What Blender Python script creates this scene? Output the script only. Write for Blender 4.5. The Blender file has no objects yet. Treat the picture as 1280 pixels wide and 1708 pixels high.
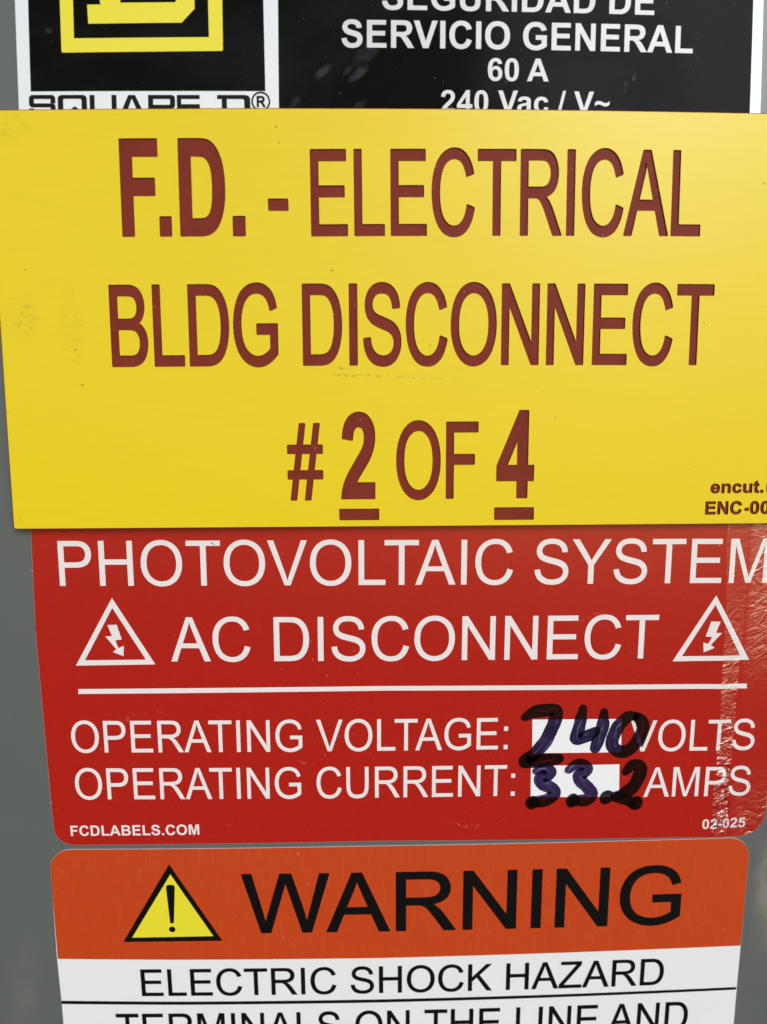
import bpy, math, random
import numpy as np
from mathutils import Vector, Matrix
from mathutils.geometry import delaunay_2d_cdt

random.seed(4)
SC = bpy.context.scene
COL = SC.collection
MM = 0.001

# ------------------------------------------------------------------ camera
cam_d = bpy.data.cameras.new('camera')
cam = bpy.data.objects.new('camera', cam_d)
COL.objects.link(cam)
SC.camera = cam
cam_d.sensor_fit = 'VERTICAL'
cam_d.sensor_height = 24.0
cam_d.lens = 24.0 * 1300.0 / 1708.0
cam_d.clip_start = 0.005
cam_d.clip_end = 50.0
_r = Vector((0.999795, -0.020204, -0.001333)); _u = Vector((0.004295, 0.147265, 0.989088)); _f = Vector((0.019788, 0.988891, -0.147322))
cam.matrix_world = Matrix(((_r.x, _u.x, -_f.x, -2.1766 * MM), (_r.y, _u.y, -_f.y, -108.778 * MM),
                           (_r.z, _u.z, -_f.z, 16.2054 * MM), (0, 0, 0, 1)))
cam_d.dof.use_dof = True
cam_d.dof.focus_distance = 0.1105
cam_d.dof.aperture_fstop = 13.0

# ------------------------------------------------------------------ sky, sun, exposure
SUN_AZ, SUN_EL = math.radians(21), math.radians(24)     # to the right of the wall's normal, above the horizon
sun_dir = Vector((math.sin(SUN_AZ) * math.cos(SUN_EL), -math.cos(SUN_AZ) * math.cos(SUN_EL), math.sin(SUN_EL)))
world = bpy.data.worlds.new('World')
SC.world = world
world.use_nodes = True
wt = world.node_tree
bg = wt.nodes['Background']
sky = wt.nodes.new('ShaderNodeTexSky')
sky.sky_type = 'NISHITA'
sky.sun_disc = False
sky.sun_elevation = SUN_EL
sky.sun_rotation = math.atan2(sun_dir.x, sun_dir.y)
sky.air_density = 1.0
sky.dust_density = 1.0
sky.ozone_density = 1.0
wt.links.new(sky.outputs[0], bg.inputs[0])
bg.inputs[1].default_value = 0.13
sun_l = bpy.data.lights.new('sun', 'SUN')
sun_l.energy = 1.5
sun_l.angle = math.radians(22)
sun_l.color = (1.0, 0.985, 0.965)
sun = bpy.data.objects.new('sun', sun_l)
COL.objects.link(sun)
sun.rotation_euler = sun_dir.to_track_quat('Z', 'Y').to_euler()
SC.view_settings.view_transform = 'Standard'
SC.view_settings.look = 'None'
SC.view_settings.gamma = 1.0
SC.view_settings.use_curve_mapping = False
SC.view_settings.exposure = 0.11
SC.view_settings.use_white_balance = True          # the camera's white balance, as a phone sets it
SC.view_settings.white_balance_temperature = 6030
SC.view_settings.white_balance_tint = 8

# measured layout, mm on the face of the cover (x right, z up; text: x, z, tilt in mrad, ink length, capital height)
DATA = {'N': {'D_in': [(-34.12, 67.299), (-34.055, 66.968), (-26.977, 66.99), (-26.697, 67.268)],
       'D_out': [(-36.299, 67.312), (-36.632, 66.763), (-38.37, 66.753), (-38.326, 64.415), (-26.154, 64.481), (-24.434, 66.196), (-24.483, 67.264)],
       'black_logo': [(-46.044, 67.394), (-46.259, 56.067), (-15.438, 55.968), (-15.513, 67.264)],
       'black_text': [(-13.61, 67.268), (-13.775, 42.433), (49.386, 42.952), (48.973, 68.232)],
       'outline': [(-47.762, 67.412), (-48.091, 41.432), (50.956, 41.798), (50.353, 68.271)],
       'reg_c': (-16.068, 54.667),
       'square_in': [(-40.193, 67.341), (-40.256, 62.616), (-22.67, 62.683), (-22.674, 67.261)],
       'square_out': [(-41.908, 67.355), (-41.966, 60.862), (-20.876, 60.973), (-20.833, 67.26)],
       'text': [('SEGURIDAD DE', -0.114, 66.165, -4.129, 35.824, 3.246), ('SERVICIO GENERAL', -5.406, 61.457, -2.703, 46.452, 3.424),
                ('60 A', 13.806, 57.447, 0.305, 8.086, 2.859), ('240 Vac / V~', 7.592, 53.413, 1.587, 22.52, 2.818)],
       'word': {'A': [(-34.603, 55.505), (-31.335, 55.488), (-31.347, 52.915), (-34.624, 52.932)],
                'D': [(-21.754, 55.459), (-17.492, 55.456), (-17.465, 52.881), (-21.739, 52.885)],
                'E': [(-27.046, 55.471), (-24.113, 55.463), (-24.105, 52.889), (-27.047, 52.898)],
                'Q': [(-42.703, 55.562), (-38.938, 55.533), (-38.972, 52.959), (-42.747, 52.988)],
                'R': [(-30.823, 55.486), (-27.361, 55.473), (-27.362, 52.899), (-30.834, 52.912)],
                'S': [(-46.497, 55.597), (-43.082, 55.566), (-43.128, 52.992), (-46.553, 53.022)],
                'U': [(-38.504, 55.53), (-35.036, 55.508), (-35.059, 52.934), (-38.537, 52.956)]}},
 'R': {'box': [[(22.013, -31.134), (35.36, -31.23), (35.587, -36.546), (22.117, -36.453)], [(22.02, -38.513), (35.413, -38.459), (35.643, -43.734), (22.118, -43.549)]],
       'creaseA': [(49.718, 4.471), (49.496, -4.208), (50.099, -13.102), (50.119, -18.545), (50.124, -25.006), (50.419, -31.6), (50.186, -42.227), (50.49, -51.211),
                   (50.614, -55.29)],
       'creaseB': [(52.173, 4.466), (52.423, -4.227), (52.794, -13.131), (52.834, -18.582), (52.589, -25.047), (52.631, -31.644), (52.526, -42.285), (53.052, -51.286),
                   (53.289, -55.374)],
       'fibres': [[(-24.427, -4.241), (-24.177, -4.371), (-23.93, -4.588)], [(-45.294, -2.475), (-45.087, -2.561), (-44.882, -2.691)],
                  [(-50.336, -16.607), (-50.172, -16.742), (-50.015, -16.966)]],
       'marker': [('240',
                   [[([(21.044, -30.656), (21.947, -30.088), (23.442, -29.758), (25.03, -29.658), (25.547, -30.052), (25.269, -31.634), (24.736, -33.22),
                       (23.786, -34.985), (22.57, -36.485), (21.203, -37.63), (21.345, -37.849), (22.697, -37.799), (24.384, -37.593), (26.155, -37.354)],
                      1.75)],
                    [([(29.477, -29.618), (29.22, -31.519), (28.761, -33.462), (28.743, -34.263), (29.67, -34.154), (30.83, -33.586), (31.573, -33.153)], 1.62),
                     ([(32.707, -30.25), (32.489, -32.813), (31.978, -34.587), (31.576, -35.833)], 1.66)],
                    [([(37.305, -30.803), (36.294, -30.927), (35.008, -32.323), (34.213, -34.09), (34.289, -35.613), (35.389, -36.442), (36.738, -36.108),
                       (37.947, -34.785), (38.621, -33.099), (38.462, -31.762), (37.912, -31.043)],
                      1.72)]]),
                  ('33.2',
                   [[([(22.999, -39.248), (24.008, -38.976), (24.876, -39.498), (24.386, -40.069), (23.467, -40.525), (23.834, -41.295), (25.228, -42.142),
                       (25.768, -42.884), (25.114, -43.696), (23.765, -44.222), (22.402, -44.38)],
                      1.72),
                     ([(22.367, -44.342), (22.473, -44.455)], 2.05)],
                    [([(27.838, -39.098), (28.665, -38.517), (29.857, -38.503), (30.482, -39.148), (29.912, -39.772), (29.419, -40.216), (29.805, -41.225),
                       (30.879, -42.252), (31.355, -43.27), (30.45, -44.171), (28.734, -44.228)],
                      1.72),
                     ([(28.507, -44.131), (28.648, -44.207)], 2.0)],
                    [([(33.611, -43.685), (33.791, -43.836)], 1.95)],
                    [([(36.579, -39.54), (37.389, -38.649), (38.431, -38.852), (38.631, -39.947), (38.068, -41.578), (36.93, -42.838), (35.669, -43.454)], 1.75),
                     ([(34.987, -43.623), (36.133, -44.072), (37.725, -44.699)], 1.45), ([(38.112, -44.8), (38.29, -44.897)], 2.05)]])],
       'outline': [(-49.928, 5.661), (-49.766, 0.581), (-50.208, -17.234), (-49.973, -37.177), (-49.85, -50.83), (-0.071, -50.419), (58.777, -50.913), (58.566, -40.474),
                   (58.127, -17.738), (57.991, 4.455)],
       'rule': [(-44.561, -25.892), (-0.037, -25.672), (54.035, -26.006), (54.093, -26.757), (-0.038, -26.39), (-44.611, -26.647)],
       'small': [('FCDLABELS.COM', -47.283, -49.249, 8.501, 19.445, 1.676), ('02-025', 48.839, -49.365, 17.319, 6.749, 1.624)],
       'text': [('PHOTOVOLTAIC SYSTEM', -46.193, -10.443, -1.612, 102.134, 6.529), ('AC DISCONNECT', -30.789, -21.738, -2.283, 70.932, 6.606),
                ('OPERATING VOLTAGE:', -46.116, -35.782, 0.422, 64.539, 4.958), ('VOLTS', 36.818, -36.459, -3.195, 19.083, 4.91),
                ('OPERATING CURRENT:', -46.071, -43.265, -0.067, 65.756, 4.981), ('AMPS', 39.338, -43.866, -5.773, 16.53, 4.784)],
       'tri': [{'bolt': [(-39.737, -16.235), (-38.395, -16.195), (-37.781, -18.39), (-38.742, -18.522), (-38.331, -19.693), (-37.551, -19.335), (-37.66, -20.914),
                         (-39.189, -20.277), (-38.645, -19.872), (-40.139, -17.934), (-39.183, -17.892)],
                'inn': [(-38.894, -13.704), (-43.314, -21.514), (-34.453, -21.442)],
                'out': [(-38.863, -12.228), (-44.675, -22.318), (-33.106, -22.173)]},
               {'bolt': [(47.93, -16.371), (49.321, -16.388), (48.742, -18.102), (49.641, -18.114), (48.093, -19.949), (48.711, -20.368), (47.114, -21.072),
                         (46.981, -19.54), (47.679, -19.786), (48.258, -18.724), (47.263, -18.648)],
                'inn': [(48.396, -13.859), (43.898, -21.634), (52.669, -21.605)],
                'out': [(48.408, -12.437), (42.533, -22.406), (54.116, -22.32)]}]},
 'W': {'dot': ((-32.786, -65.126), 0.5),
       'mark': [(-33.364, -58.044), (-33.321, -57.692), (-33.141, -57.504), (-32.674, -57.424), (-32.216, -57.534), (-32.033, -57.751), (-32.028, -58.13),
                (-32.45, -63.932), (-32.605, -64.07), (-32.925, -64.068), (-33.065, -63.93)],
       'outline': [(-50.819, -51.53), (-21.87, -51.386), (-0.072, -51.217), (43.703, -51.121), (56.695, -51.092), (56.708, -61.724), (56.777, -76.822), (57.029, -93.948),
                   (-51.172, -91.399), (-51.027, -78.158), (-51.094, -70.379), (-50.94, -59.916)],
       'rule': [(-51.003, -77.873), (-32.308, -78.049), (-0.107, -77.987), (24.705, -77.815), (56.692, -77.528), (56.686, -78.016), (24.726, -78.344), (-0.108, -78.558),
                (-32.338, -78.618), (-51.052, -78.465)],
       'split': [(-51.09, -70.336), (-31.911, -70.491), (-0.097, -70.52), (56.755, -69.963)],
       'text': [('WARNING', -21.809, -65.898, 2.94, 68.267, 10.203, 0.12), ('ELECTRIC SHOCK HAZARD', -38.189, -77.016, 4.891, 82.79, 4.832, 0.035),
                ('TERMINALS ON THE LINE AND', -42.618, -85.537, 4.228, 91.743, 5.3, 0.035)],
       'tri': {'inn': [(-32.587, -55.697), (-39.09, -66.556), (-26.473, -66.332)], 'out': [(-32.69, -53.992), (-40.51, -67.313), (-25.095, -67.161)]}},
 'Y': {'dash': [(-15.178, 41.894), (-12.473, 41.894), (-12.42, 40.302), (-15.107, 40.302)],
       'lines': [[('F', 'b', -34.361, 37.053, 1.341, 5.025, 12.417), ('.', 'b', -29.413, 37.06, 1.341, 1.638, 12.417), ('D', 'b', -26.725, 37.064, 1.341, 6.065, 12.417),
                  ('.', 'b', -19.81, 37.073, 1.341, 1.708, 12.417)],
                 [('E', 'r', -9.526, 37.054, 6.545, 4.874, 11.051), ('L', 'r', -3.839, 37.092, 6.545, 4.047, 11.051), ('E', 'r', 0.953, 37.123, 6.545, 4.795, 11.051),
                  ('C', 'r', 6.345, 37.158, 6.545, 5.732, 11.051), ('T', 'r', 12.393, 37.198, 6.545, 5.121, 11.051), ('R', 'r', 18.048, 37.235, 6.545, 5.596, 11.051),
                  ('I', 'r', 24.214, 37.275, 6.545, 1.133, 11.051), ('C', 'r', 26.225, 37.288, 6.545, 5.642, 11.051), ('A', 'r', 31.902, 37.326, 6.545, 6.081, 11.051),
                  ('L', 'r', 38.301, 37.367, 6.545, 4.039, 11.051)],
                 [('B', 'r', -36.481, 20.147, 3.148, 5.009, 10.797), ('L', 'r', -30.756, 20.165, 3.148, 4.125, 10.797), ('D', 'r', -26.037, 20.18, 3.148, 5.436, 10.797),
                  ('G', 'r', -20.082, 20.199, 3.148, 5.994, 10.797), ('D', 'r', -10.847, 20.228, 3.148, 5.323, 10.797), ('I', 'r', -4.612, 20.248, 3.148, 1.154, 10.797),
                  ('S', 'r', -2.737, 20.253, 3.148, 5.148, 10.797), ('C', 'r', 2.977, 20.271, 3.148, 5.643, 10.797), ('O', 'r', 9.01, 20.29, 3.148, 6.215, 10.797),
                  ('N', 'r', 15.832, 20.312, 3.148, 5.147, 10.797), ('N', 'r', 21.954, 20.331, 3.148, 5.131, 10.797), ('E', 'r', 28.228, 20.351, 3.148, 4.795, 10.797),
                  ('C', 'r', 33.64, 20.368, 3.148, 5.602, 10.797), ('T', 'r', 39.596, 20.387, 3.148, 5.149, 10.797)],
                 [('#', 'r', -13.185, 1.943, 2.558, 4.895, 10.645), ('2', 'b', -5.883, 2.105, 0.429, 4.733, 12.012), ('O', 'r', 1.71, 2.098, 3.621, 6.131, 10.657),
                  ('F', 'r', 8.54, 2.116, 3.339, 4.458, 10.636), ('4', 'b', 15.502, 2.139, 1.285, 5.255, 12.188)]],
       'outline': [(-51.124, 53.034), (-51.19, -1.782), (57.837, -1.482), (56.506, 53.186)],
       'small': [('encut.', 'b', 45.641, 2.756, 5.662, 7.656, 1.839), ('u', 'b', 53.67, 2.802, 5.662, 1.143, 1.839), ('ENC', 'b', 45.073, -0.268, 7.397, 5.295, 1.912),
                 ('-', 'b', 50.712, -0.227, 7.397, 0.675, 1.912), ('0', 'b', 51.473, -0.221, 7.397, 1.404, 1.912), ('0', 'b', 52.999, -0.21, 7.397, 1.407, 1.912)],
       'specks': [(-13.886, 50.857, 0.17), (-13.608, 48.921, 0.15), (-6.793, 32.719, 0.13), (43.502, 26.12, 0.12), (-41.317, 22.521, 0.16), (-40.602, 17.788, 0.14),
                  (-51.002, 14.194, 0.1), (-47.422, 32.948, 0.1), (21.759, 16.89, 0.08), (23.509, 13.241, 0.1), (42.496, 6.088, 0.1), (50.651, 44.354, 0.12),
                  (6.273, 22.951, 0.1), (-50.291, -0.541, 0.12), (-9.101, 16.345, 0.06)],
       'under2': [(-6.186, 0.806), (-0.623, 0.816), (-0.627, -0.811), (-6.144, -0.82)],
       'under4': [(15.29, 0.917), (20.862, 0.928), (20.885, -0.86), (15.316, -0.876)]}}

# ------------------------------------------------------------------ lettering outlines (2048 units per em)
REG = {
'A': (1366, 'M-3 0L560 1466L769 1466L1369 0L1148 0L977 444L364 444L203 0ZM420 602L917 602L764 1008Q694 1193 660 1312Q632 1171 581 1032Z'),
'B': (1366, 'M150 0L150 1466L700 1466Q868 1466 969 1421Q1071 1377 1128 1284Q1186 1192 1186 1091Q1186 997 1135 914Q1084 831 981 780Q1114 741 1185 647Q1257 553 1257 425Q1257 322 1213 233Q1170 145 1106 97Q1042 49 945 24Q849 0 709 0ZM344 850L661 850Q790 850 846 867Q920 889 957 940Q995 991 995 1068Q995 1141 960 1196Q925 1252 860 1272Q795 1293 637 1293L344 1293ZM344 173L709 173Q803 173 841 180Q908 192 953 220Q998 248 1027 301Q1056 355 1056 425Q1056 507 1014 567Q972 628 897 652Q823 677 683 677L344 677Z'),
'C': (1479, 'M1204 514L1398 465Q1337 226 1178 100Q1020 -25 791 -25Q554 -25 405 71Q257 168 179 351Q102 534 102 744Q102 973 189 1143Q277 1314 438 1402Q600 1491 794 1491Q1014 1491 1164 1379Q1314 1267 1373 1064L1182 1019Q1131 1179 1034 1252Q937 1325 790 1325Q621 1325 507 1244Q394 1163 348 1026Q302 890 302 745Q302 558 356 418Q411 279 526 210Q641 141 775 141Q938 141 1051 235Q1164 329 1204 514Z'),
'D': (1479, 'M158 0L158 1466L663 1466Q834 1466 924 1445Q1050 1416 1139 1340Q1255 1242 1312 1089Q1370 937 1370 741Q1370 574 1331 445Q1292 316 1231 231Q1170 147 1097 98Q1025 50 922 25Q820 0 687 0ZM352 173L665 173Q810 173 892 200Q975 227 1024 276Q1093 345 1131 461Q1170 578 1170 744Q1170 974 1094 1097Q1019 1221 911 1263Q833 1293 660 1293L352 1293Z'),
'E': (1366, 'M162 0L162 1466L1222 1466L1222 1293L356 1293L356 844L1167 844L1167 672L356 672L356 173L1256 173L1256 0Z'),
'F': (1251, 'M168 0L168 1466L1157 1466L1157 1293L362 1293L362 839L1050 839L1050 666L362 666L362 0Z'),
'G': (1593, 'M844 575L844 747L1465 748L1465 204Q1322 90 1170 32Q1018 -25 858 -25Q642 -25 465 67Q289 160 199 335Q109 510 109 726Q109 940 198 1125Q288 1311 456 1401Q624 1491 843 1491Q1002 1491 1130 1439Q1259 1388 1332 1296Q1405 1204 1443 1056L1268 1008Q1235 1120 1186 1184Q1137 1248 1046 1286Q955 1325 844 1325Q711 1325 614 1284Q517 1244 457 1178Q398 1112 365 1033Q309 897 309 738Q309 542 376 410Q444 278 573 214Q702 150 847 150Q973 150 1093 198Q1213 247 1275 302L1275 575Z'),
'H': (1479, 'M164 0L164 1466L358 1466L358 864L1120 864L1120 1466L1314 1466L1314 0L1120 0L1120 691L358 691L358 0Z'),
'I': (569, 'M191 0L191 1466L385 1466L385 0Z'),
'K': (1366, 'M150 0L150 1466L344 1466L344 739L1072 1466L1335 1466L720 872L1362 0L1106 0L584 742L344 508L344 0Z'),
'L': (1139, 'M150 0L150 1466L344 1466L344 173L1066 173L1066 0Z'),
'M': (1706, 'M152 0L152 1466L444 1466L791 428Q839 283 861 211Q886 291 939 446L1290 1466L1551 1466L1551 0L1364 0L1364 1227L938 0L763 0L339 1248L339 0Z'),
'N': (1479, 'M156 0L156 1466L355 1466L1125 315L1125 1466L1311 1466L1311 0L1112 0L342 1152L342 0Z'),
'O': (1593, 'M99 714Q99 1079 295 1285Q491 1492 801 1492Q1004 1492 1167 1395Q1330 1298 1415 1124Q1501 951 1501 731Q1501 508 1411 332Q1321 156 1156 65Q991 -25 800 -25Q593 -25 430 75Q267 175 183 348Q99 521 99 714ZM299 711Q299 446 441 293Q584 141 799 141Q1018 141 1159 295Q1301 449 1301 732Q1301 911 1240 1044Q1180 1178 1063 1251Q947 1325 802 1325Q596 1325 447 1183Q299 1042 299 711Z'),
'P': (1366, 'M158 0L158 1466L711 1466Q857 1466 934 1452Q1042 1434 1115 1383Q1188 1333 1232 1242Q1277 1151 1277 1042Q1277 855 1158 725Q1039 596 728 596L352 596L352 0ZM352 769L731 769Q919 769 998 839Q1077 909 1077 1036Q1077 1128 1030 1193Q984 1259 908 1280Q859 1293 727 1293L352 1293Z'),
'R': (1479, 'M161 0L161 1466L811 1466Q1007 1466 1109 1426Q1211 1387 1272 1287Q1333 1187 1333 1066Q1333 910 1232 803Q1131 696 920 667Q997 630 1037 594Q1122 516 1198 399L1453 0L1209 0L1015 305Q930 437 875 507Q820 577 776 605Q733 633 688 644Q655 651 580 651L355 651L355 0ZM355 819L772 819Q905 819 980 846Q1055 874 1094 934Q1133 995 1133 1066Q1133 1170 1057 1237Q982 1304 819 1304L355 1304Z'),
'S': (1366, 'M92 471L275 487Q288 377 335 306Q383 236 483 192Q583 149 708 149Q819 149 904 182Q989 215 1030 272Q1072 330 1072 398Q1072 467 1032 518Q992 570 900 605Q841 628 639 676Q437 725 356 768Q251 823 199 904Q148 986 148 1087Q148 1198 211 1294Q274 1391 395 1441Q516 1491 664 1491Q827 1491 951 1438Q1076 1386 1143 1284Q1210 1182 1215 1053L1029 1039Q1014 1178 927 1249Q841 1320 672 1320Q496 1320 415 1255Q335 1191 335 1100Q335 1021 392 970Q448 919 684 865Q921 812 1009 772Q1137 713 1198 622Q1259 532 1259 414Q1259 297 1192 193Q1125 90 999 32Q874 -25 717 -25Q518 -25 383 33Q249 91 172 207Q96 324 92 471Z'),
'T': (1251, 'M531 0L531 1293L48 1293L48 1466L1210 1466L1210 1293L725 1293L725 0Z'),
'U': (1479, 'M1120 1466L1314 1466L1314 619Q1314 398 1264 268Q1214 138 1083 56Q953 -25 741 -25Q535 -25 404 46Q273 117 217 251Q161 386 161 619L161 1466L355 1466L355 620Q355 429 390 338Q426 248 512 199Q599 150 724 150Q938 150 1029 247Q1120 344 1120 620Z'),
'V': (1366, 'M577 0L9 1466L219 1466L600 401Q646 273 677 161Q711 281 756 401L1152 1466L1350 1466L776 0Z'),
'W': (1933, 'M414 0L25 1466L224 1466L447 505Q483 354 509 205Q565 440 575 476L854 1466L1088 1466L1298 724Q1377 448 1412 205Q1440 344 1485 524L1715 1466L1910 1466L1508 0L1321 0L1012 1117Q973 1257 966 1289Q943 1188 923 1117L612 0Z'),
'Y': (1366, 'M571 0L571 621L6 1466L242 1466L531 1024Q611 900 680 776Q746 891 840 1035L1124 1466L1350 1466L765 621L765 0Z'),
'Z': (1251, 'M41 0L41 180L792 1119Q872 1219 944 1293L126 1293L126 1466L1176 1466L1176 1293L353 276L264 173L1200 173L1200 0Z'),
'#': (1139, 'M103 -25L192 411L19 411L19 563L223 563L299 936L19 936L19 1088L330 1088L419 1525L572 1525L483 1088L807 1088L896 1525L1050 1525L961 1088L1139 1088L1139 936L930 936L853 563L1139 563L1139 411L822 411L733 -25L580 -25L668 411L345 411L256 -25ZM376 563L699 563L776 936L452 936Z'),
':': (569, 'M185 857L185 1062L390 1062L390 857ZM185 0L185 205L390 205L390 0Z'),
}
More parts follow.
